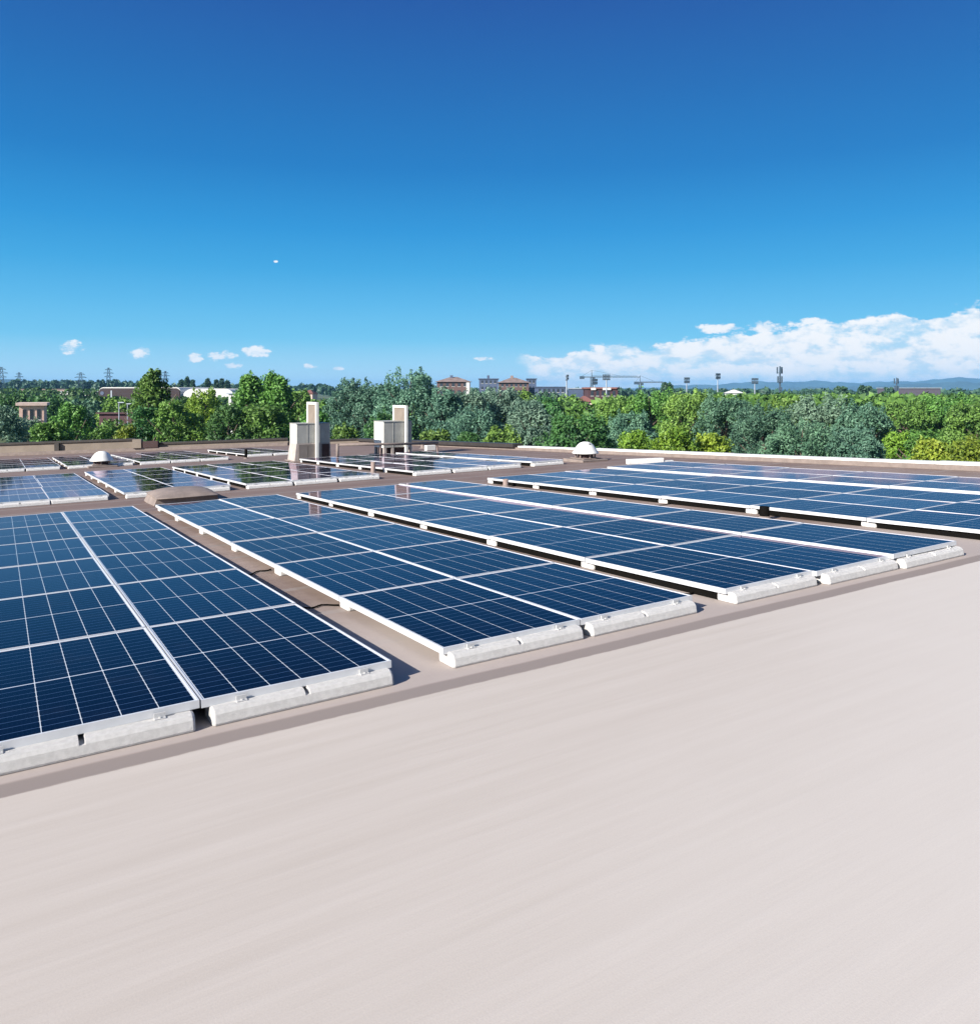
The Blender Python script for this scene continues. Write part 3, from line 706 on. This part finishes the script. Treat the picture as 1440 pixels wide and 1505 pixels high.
# far woods: one mass nobody could count, made of leaf clumps
def wood(name, label, seed, leaf, size, rows):
    r = np.random.RandomState(seed); Vs = []
    for (u0, u1, v0, v1, d0, d1, n) in rows:
        dist = d0 + (d1 - d0) * r.rand(n); u = u0 + (u1 - u0) * r.rand(n)
        R = 3.2 + 2.6 * r.rand(n); tv = v0 + (v1 - v0) * r.rand(n)
        top = np.maximum(HC + (HOR - tv) / F_PX * dist, 6.0)
        L = 110
        for k in range(n):
            dv = r.randn(L, 3); dv /= np.linalg.norm(dv, axis=1)[:, None]; dv[:, 2] = np.abs(dv[:, 2]) * 1.2 - 0.35
            c = np.array([(u[k] - 720) / F_PX * dist[k], dist[k], top[k] * 0.58])
            P = c + dv * np.array([R[k], R[k], top[k] * 0.42]) * (0.75 + 0.3 * r.rand(L))[:, None]
            nr = dv + 0.7 * r.randn(L, 3); nr /= np.linalg.norm(nr, axis=1)[:, None]
            a = np.cross(nr, r.randn(L, 3)); a /= np.linalg.norm(a, axis=1)[:, None]; b = np.cross(nr, a)
            s = size * (0.6 + 0.8 * r.rand(L))[:, None] * (dist[k] / d0) ** 0.4
            Vs.append(np.stack([P - a * s, P + b * s * .6, P + a * s, P - b * s * .6], 1).reshape(-1, 3))
    V = np.concatenate(Vs); K = len(V) // 4
    me = bpy.data.meshes.new(name); me.vertices.add(4 * K); me.vertices.foreach_set('co', V.ravel().astype(np.float32))
    me.loops.add(4 * K); me.loops.foreach_set('vertex_index', np.arange(4 * K, dtype=np.int32))
    me.polygons.add(K); me.polygons.foreach_set('loop_start', np.arange(0, 4 * K, 4, dtype=np.int32)); me.update(calc_edges=True)
    o = link(name, me, LEAF[leaf]); o['kind'] = 'stuff'; o['label'] = label; o['category'] = 'woodland'
wood('wood', 'continuous green woodland canopy beyond the nearer trees', 1, 'mid', 0.75,
     [(980, 1500, 574.5, 586, 130, 270, 300), (430, 830, 580, 600, 130, 190, 120), (880, 1010, 580, 592, 120, 220, 60)])
wood('wood', 'dark scattered trees in the left distance', 2, 'dark', 0.9, [(-60, 430, 579, 592, 180, 290, 130), (-60, 140, 566, 578, 330, 420, 60)])
wood('wood', 'dark blue-green woods along the horizon', 3, 'far', 2.0,
     [(-100, 215, 556, 564, 700, 1100, 170), (200, 520, 562, 569, 700, 1000, 150), (500, 1000, 570, 574, 500, 900, 150), (980, 1500, 571, 575, 450, 900, 200)])
# slim cypresses on the skyline
for i, (u, v) in enumerate([(266, 558), (275, 554), (283, 558), (305, 556), (318, 558), (326, 556), (334, 559)]):
    tree(u, v, 4.5, 480, 'tall', 'far', ['slim dark cypress on the skyline, leftmost above the white hall roof', 'tallest slim dark cypress above the white hall roof',
         'slim dark cypress just right of the tallest one', 'slim dark cypress, fourth from left above the hall', 'slim dark cypress, fifth from left above the hall',
         'slim dark cypress, sixth from left above the hall', 'slim dark cypress, rightmost above the hall'][i], 'cypress_tree')
tree(980, 561, 9, 300, 'round', 'far', 'dark round tree on the skyline right of the second crane', 'skyline_tree')
tree(1235, 567, 10, 330, 'round', 'far', 'left dark tree on the skyline between mast and warehouse', 'skyline_tree')
tree(1272, 566, 11, 330, 'round', 'far', 'right dark tree on the skyline between mast and warehouse', 'skyline_tree')
tree(1306, 569, 9, 330, 'round', 'far', 'dark tree on the skyline at the left end of the warehouse', 'skyline_tree')

# ------------------------------------------------------------------ distant buildings
def house(name, label, u0, u1, v, dist, depth, wall, roof, rh, rows=0, colsn=0, hip=True, yaw=0.0, winm='glass', over=0.4):
    x0, x1 = (u0 - 720) / F_PX * dist, (u1 - 720) / F_PX * dist
    wd = x1 - x0; top = HC + (HOR - v) / F_PX * dist - rh
    t = thing(name, label, 'building', Matrix.Translation((x0, dist, 0)) @ Matrix.Rotation(yaw, 4, 'Z'))
    link('wall', MB().box(0, wd, 0, depth, -0.5, top).mesh('wall'), M[wall], t)
    e = over
    if rh > 0.8 and hip:
        i = min(wd, depth) * 0.42
        rf = MB().add([(-e, -e, top), (wd + e, -e, top), (wd + e, depth + e, top), (-e, depth + e, top), (i, depth / 2, top + rh), (wd - i, depth / 2, top + rh)],
                      [(0, 3, 2, 1), (0, 1, 5, 4), (1, 2, 5), (2, 3, 4, 5), (3, 0, 4)])
    else:
        rf = MB().box(-e, wd + e, -e, depth + e, top + 0.003, top + rh)
    link('roof', rf.mesh('roof'), M[roof], t)
    if rows:
        sh = 3.1; ww = wd / (colsn * 2 + 1)
        for r in range(rows):
            for c in range(colsn):
                x = ww * (1 + 2 * c); z = top - sh * (r + 1) + 1.1
                if z < 0.3: continue
                wn = link('window', MB().box(x, x + ww, -0.06, -0.005, z, z + 1.45).mesh('window'), M[winm], t)
                link('sill', MB().box(x - 0.1, x + ww + 0.1, -0.16, -0.005, z - 0.12, z - 0.003).mesh('sill'), M['whitewall'], wn)
    return t, wd, top
house('house', 'pink two-storey house with a flat cornice among the left trees', 28, 60, 592, 112, 6, 'pink', 'pinkroof', 0.4, 1, 3, False, 0.45)
t, wd, top = house('apartment_block', 'apartment block with brown hip roof on the skyline, left one', 642, 690, 553.5, 340, 13, 'tanwall', 'tile', 2.2, 3, 5, True, 0.0, 'glass', 0.9)
link('end_wall', MB().box(wd - 1.4, wd + 0.02, -0.9, -0.07, 0, top - 0.3).mesh('end_wall'), M['whitewall'], t)
link('chimney', MB().box(5.4, 6.6, 5, 6, top + 1.6, top + 2.9).mesh('chimney'), M['bluegrey'], t)
t, wd, top = house('office_building', 'blue-grey office building with roof tower, left of the tiled block', 704, 732, 556, 400, 14, 'bluegrey', 'bluegrey', 0.5, 2, 4, False)
link('lift_tower', MB().box(wd * 0.42, wd * 0.55, 1, 4, top + 0.51, top + 2.1).mesh('lift_tower'), M['bluegrey'], t)
t, wd, top = house('apartment_block', 'wide block with grey-brown hip roof, right of the blue-grey office', 733, 777, 554.5, 390, 16, 'tanwall', 'tile', 2.6, 2, 6, True, 0, 'glass', 1.0)
link('chimney', MB().box(wd * 0.4, wd * 0.5, 7, 8.5, top + 1.9, top + 3.6).mesh('chimney'), M['tile'], t)
house('office_building', 'dark blue-grey tall block at the right end of the skyline group', 775, 788, 556, 410, 12, 'bluegrey', 'bluegrey', 0.4, 3, 2, False)
house('office_building', 'low dark blue building left of the first floodlight', 788, 832, 568.0, 330, 12, 'bluegrey', 'bluegrey', 0.4, 1, 6, False)
house('warehouse', 'low pale-roofed shed between the first two floodlights', 838, 860, 570, 420, 12, 'bluegrey', 'steel', 0.6, 0, 0, False)
t, wd, top = house('brick_building', 'dark red brick building behind the floodlights', 864, 908, 569.0, 230, 12, 'brick', 'redtile', 0.5, 2, 5, False)
for x0, x1 in ((0.8, 2.2), (4.2, 6.6)): link('parapet', MB().box(x0, x1, -0.5, -0.42, top - 0.3, top + 0.35).mesh('parapet'), M['whitewall'], t)
house('house', 'small red-roofed house left of the brick building', 850, 872, 582, 190, 7, 'pinkroof', 'redtile', 1.4, 1, 2, True)
house('warehouse', 'mauve warehouse on the right skyline below the hills', 1322, 1382, 569.5, 380, 22, 'mauve', 'steel', 0.4, 0, 0, False)
house('marquee_tent', 'small white tent roof left of the phone mast', 1074, 1092, 572.5, 300, 8, 'whitewall', 'whitewall', 1.3, 0, 0, True)
house('warehouse', 'long low white building left of the brown hall', 88, 146, 575, 360, 14, 'whitewall', 'steel', 0.5, 0, 0, False)
house('warehouse', 'long low beige shed at the far left', 30, 112, 571.5, 420, 14, 'pinkroof', 'tile', 0.5, 2, 10, False)
house('house', 'white cube house right of the hall roof', 336, 356, 577, 180, 8, 'whitewall', 'steel', 0.3, 1, 2, False)
house('house', 'small house with red tile roof above the left chimney', 444, 459, 573, 260, 8, 'pinkroof', 'redtile', 1.2, 1, 2, True)
house('shed', 'low white shed roof between the chimneys', 472, 491, 609, 150, 5, 'whitewall', 'whitewall', 0.6, 0, 0, False)
house('boundary_wall', 'dark red wall among the left trees under the hall', 146, 203, 606, 128, 0.6, 'brick', 'brick', 0.25, 0, 0, False)
# the big hall: brown facade with rounded corners, white barrel roof behind
t = thing('sports_hall', 'large dark brown hall with white curved roof on the left', 'building', Matrix.Translation(W(145, 573, 290).xy.to_3d()))
Wd = (264 - 145) / F_PX * 290; Hh = HC + (HOR - 569) / F_PX * 290
def rounded(x0, x1, z1, r):
    pts = [(x0, 0.0)]
    pts += [(x0 + r - r * math.cos(q), z1 - r + r * math.sin(q)) for q in [i * math.pi / 16 for i in range(9)]]
    pts += [(x1 - r + r * math.sin(q), z1 - r + r * math.cos(q)) for q in [i * math.pi / 16 for i in range(9)]] + [(x1, 0.0)]
    return pts
def slab(name, pts, y0, y1, m, parent):
    n = len(pts); mb = MB().add([(x, y0, z) for x, z in pts] + [(x, y1, z) for x, z in pts],
        [tuple(range(n)), tuple(range(n, 2 * n))[::-1]] + [(i, n + i, n + (i + 1) % n, (i + 1) % n) for i in range(n)])
    return link(name, mb.mesh(name), m, parent)
slab('facade', rounded(0, Wd, Hh - 0.35, 1.6), 0, 12, M['hallbrown'], t)
slab('roof', rounded(-0.25, Wd + 0.25, Hh, 1.9), 0.5, 40, M['whitewall'], t)
slab('side_vault', rounded(Wd + 0.3, Wd + (345 - 264) / F_PX * 290, Hh - 0.5, 4.2), 1.0, 40, M['whitewall'], t)
link('round_window', MB().tube((1.3, -0.12, Hh - 2.2), (1.3, -0.01, Hh - 2.2), 0.7, n=20).mesh('round_window'), M['bluegrey'], t)
link('door_strip', MB().box(4.4, 4.9, -0.08, -0.01, 0, Hh - 1.2).mesh('door_strip'), M['steel'], t)
# ------------------------------------------------------------------ masts, pylons, cranes
def floodlight(u, v, dist, label, wpx, tilt):
    top = HC + (HOR - v) / F_PX * dist
    t = thing('floodlight_mast', label, 'floodlight', Matrix.Translation(((u - 720) / F_PX * dist, dist, 0)) @ Matrix.Rotation(tilt, 4, 'Z'), 'sports ground floodlight masts')
    link('mast', MB().tube((0, 0, 0), (0, 0, top - 0.5), 0.30, 0.17, 10).mesh('mast'), M['steel'], t)
    hw = wpx / F_PX * dist / 2; hh = 9.0 / F_PX * dist
    link('head_frame', MB().box(-hw, hw, -0.08, 0.08, top - hh, top - hh + 0.22).box(-hw, hw, -0.08, 0.08, top - hh * 0.45, top - hh * 0.45 + 0.2).mesh('head_frame'), M['lamp'], t)
    n = 5
    for k in range(n):
        x = -hw + (k + 0.5) * 2 * hw / n; ww = hw / n * 0.8
        for z in (top - hh + 0.25, top - hh * 0.42):
            link('lamp', MB().box(x - ww, x + ww, -0.42, -0.09, z, z + hh * 0.36).mesh('lamp'), M['lamp'], t)
floodlight(832.5, 550, 235, 'leftmost floodlight mast, its head seen edge-on', 8, 1.15)
floodlight(873.5, 556, 260, 'second floodlight mast from the left, before the crane', 9, 0.3)
floodlight(891, 549.5, 225, 'third floodlight mast with a wide lamp head, before the brick building', 11, -0.1)
floodlight(1009, 554, 330, 'floodlight mast on the skyline left of the white tent', 9, 0.2)
floodlight(1054.5, 548, 330, 'floodlight mast on the skyline just left of the white tent', 9, 0.5)
floodlight(1109, 555, 330, 'floodlight mast between white tent and phone mast', 10, 0)

def phone_mast(u, v, dist, label, s):
    top = HC + (HOR - v) / F_PX * dist
    t = thing('phone_mast', label, 'mast', Matrix.Translation(((u - 720) / F_PX * dist, dist, 0)))
    link('pole', MB().tube((0, 0, 0), (0, 0, top), 0.45 * s, 0.25 * s, 10).mesh('pole'), M['lattice'], t)
    for z, n in ((top - 1.6 * s, 3), (top - 5.0 * s, 4)):
        link('platform', MB().lathe([(0.2 * s, z - 0.9 * s), (0.9 * s, z - 0.9 * s), (0.9 * s, z - 0.75 * s), (0.2 * s, z - 0.75 * s)], 14).mesh('platform'), M['lattice'], t)
        for k in range(n):
            q = 6.28 * k / n + 0.4; x, y = 0.95 * s * math.cos(q), 0.95 * s * math.sin(q)
            link('antenna', MB().box(x - 0.22 * s, x + 0.22 * s, y - 0.15 * s, y + 0.15 * s, z - 1.1 * s, z + 1.3 * s).mesh('antenna'), M['lamp'], t)
    link('dish', MB().tube((0, -0.6 * s, top - 8.2 * s), (0, -0.2 * s, top - 8.2 * s), 0.7 * s, n=14).mesh('dish'), M['lamp'], t)
phone_mast(1146, 538, 290, 'mobile phone mast with two antenna clusters, tallest on the right skyline', 1.0)
phone_mast(1317.5, 555, 360, 'shorter phone mast rising at the left end of the mauve warehouse', 1.0)

def pylon(u, v, dist, label):
    H = HC + (HOR - v) / F_PX * dist; r = 0.22 * dist / 700
    t = thing('electricity_pylon', label, 'pylon', Matrix.Translation(((u - 720) / F_PX * dist, dist, 0)) @ Matrix.Rotation(0.5, 4, 'Z'), 'power line pylons on the left skyline')
    def wdt(z): return 3.0 * (1 - z / H) + 0.5
    mb = MB(); L = 9
    for k in range(L):
        z0, z1 = H * k / L, H * (k + 1) / L; a, b = wdt(z0), wdt(z1)
        for sx, sy in ((1, 1), (1, -1), (-1, 1), (-1, -1)): mb.tube((sx * a, sy * a, z0), (sx * b, sy * b, z1), r, n=4)
        for (p, q) in (((1, 1), (-1, 1)), ((1, -1), (-1, -1)), ((1, 1), (1, -1)), ((-1, 1), (-1, -1))):
            mb.tube((p[0] * a, p[1] * a, z0), (q[0] * b, q[1] * b, z1), r * 0.7, n=4); mb.tube((q[0] * a, q[1] * a, z0), (p[0] * b, p[1] * b, z1), r * 0.7, n=4)
    link('tower', mb.mesh('tower'), M['lattice'], t)
    for z, l in ((H * 0.72, 3.6), (H * 0.83, 4.4), (H * 0.93, 3.0)):
        link('crossarm', MB().tube((-l, 0, z), (l, 0, z), r * 1.1, n=4).tube((-l, 0, z), (0, 0, z + 1.6), r * 0.8, n=4).tube((l, 0, z), (0, 0, z + 1.6), r * 0.8, n=4).mesh('crossarm'), M['lattice'], t)
pylon(2, 539, 620, 'lattice pylon cut by the left picture edge')
pylon(28, 547, 900, 'small distant lattice pylon, second from the left edge')
pylon(118.5, 547, 640, 'lattice pylon left of the brown hall, third from left')
pylon(159.5, 540, 760, 'tall lattice pylon above the left end of the brown hall')
pylon(243, 545, 820, 'lattice pylon right of the tall poplar')

def crane(u, v, dist, ul, ur, label):
    H = HC + (HOR - v) / F_PX * dist; k = dist / F_PX; x0, x1 = (ul - u) * k, (ur - u) * k
    t = thing('tower_crane', label, 'crane', Matrix.Translation(((u - 720) * k, dist, 0)), 'construction cranes on the skyline')
    r = 0.26
    mb = MB()
    for sx, sy in ((1, 1), (1, -1), (-1, 1), (-1, -1)): mb.box(sx * 0.8 - r, sx * 0.8 + r, sy * 0.8 - r, sy * 0.8 + r, 0, H)
    n = 14
    for i in range(n): mb.tube((-0.8, -0.8, H * i / n), (0.8, -0.8, H * (i + 1) / n), r * 0.7, n=4)
    mb.tube((0, 0, H), (0, 0, H + 5.5), 0.4, 0.2, 4)
    link('mast', mb.mesh('mast'), M['crane'], t)
    link('jib', MB().tube((0, 0, H), (x1, 0, H), 0.5, 0.36, 4).tube((0, 0, H + 1.0), (x1 * 0.95, 0, H + 0.8), 0.2, n=4).tube((0, 0, H + 5.5), (x1 * 0.6, 0, H + 0.9), 0.10, n=4).mesh('jib'), M['crane'], t)
    link('counter_jib', MB().tube((0, 0, H), (x0, 0, H), 0.5, n=4).tube((0, 0, H + 5.5), (x0, 0, H), 0.10, n=4).mesh('counter_jib'), M['crane'], t)
    link('counterweight', MB().box(x0 - 0.6, x0 + 3.0, -0.8, 0.8, H - 1.6, H + 0.7).mesh('counterweight'), M['lattice'], t)
    link('cab', MB().box(0.9, 2.6, -1.0, 1.0, H - 2.2, H - 0.4).mesh('cab'), M['lattice'], t)
crane(869.5, 554, 640, 853, 940, 'larger tower crane on the skyline above the brick building')
crane(940.5, 562, 640, 933, 976, 'smaller tower crane on the skyline to the right')

def lamp_post(u, v, dist, label):
    H = HC + (HOR - v) / F_PX * dist
    t = thing('lamp_post', label, 'lamp post', Matrix.Translation(((u - 720) / F_PX * dist, dist, 0)), 'lamp posts by the dark red wall')
    link('pole', MB().tube((0, 0, 0), (0, 0, H), 0.11, 0.07, 8).mesh('pole'), M['steel'], t)
    link('lantern', MB().box(-0.15, 0.75, -0.12, 0.12, H, H + 0.14).mesh('lantern'), M['steel'], t)
lamp_post(175, 592, 118, 'left pale lamp post before the dark red wall')
lamp_post(187.5, 594, 118, 'right pale lamp post before the dark red wall')

# sunlit clearing seen between trees on the right
mb = MB().add([(-7, -14, 0.25), (7, -14, 0.25), (9, 16, 0.6), (-8, 15, 0.6)], [(0, 1, 2, 3)])
o = link('dry_meadow', mb.mesh('dry_meadow'), M['meadow'], mw=Matrix.Translation(W(1313, 573, 150).xy.to_3d())); o['kind'] = 'structure'

# ------------------------------------------------------------------ the air
hz = MB().box(-13000, 13000, -2800, 13000, -1.0, 150)
hm = bpy.data.materials.new('haze'); hm.use_nodes = True; ht = hm.node_tree; ht.nodes.clear()
vol = ht.nodes.new('ShaderNodeVolumePrincipled'); vol.inputs['Color'].default_value = (0.24, 0.58, 1.0, 1); vol.inputs['Density'].default_value = 0.000095
vol.inputs['Anisotropy'].default_value = 0.0
mo = ht.nodes.new('ShaderNodeOutputMaterial'); ht.links.new(vol.outputs[0], mo.inputs['Volume'])
o = link('haze', hz.mesh('haze'), hm); o['kind'] = 'stuff'; o['label'] = 'thin blue summer haze over the far woods and hills'; o['category'] = 'haze'
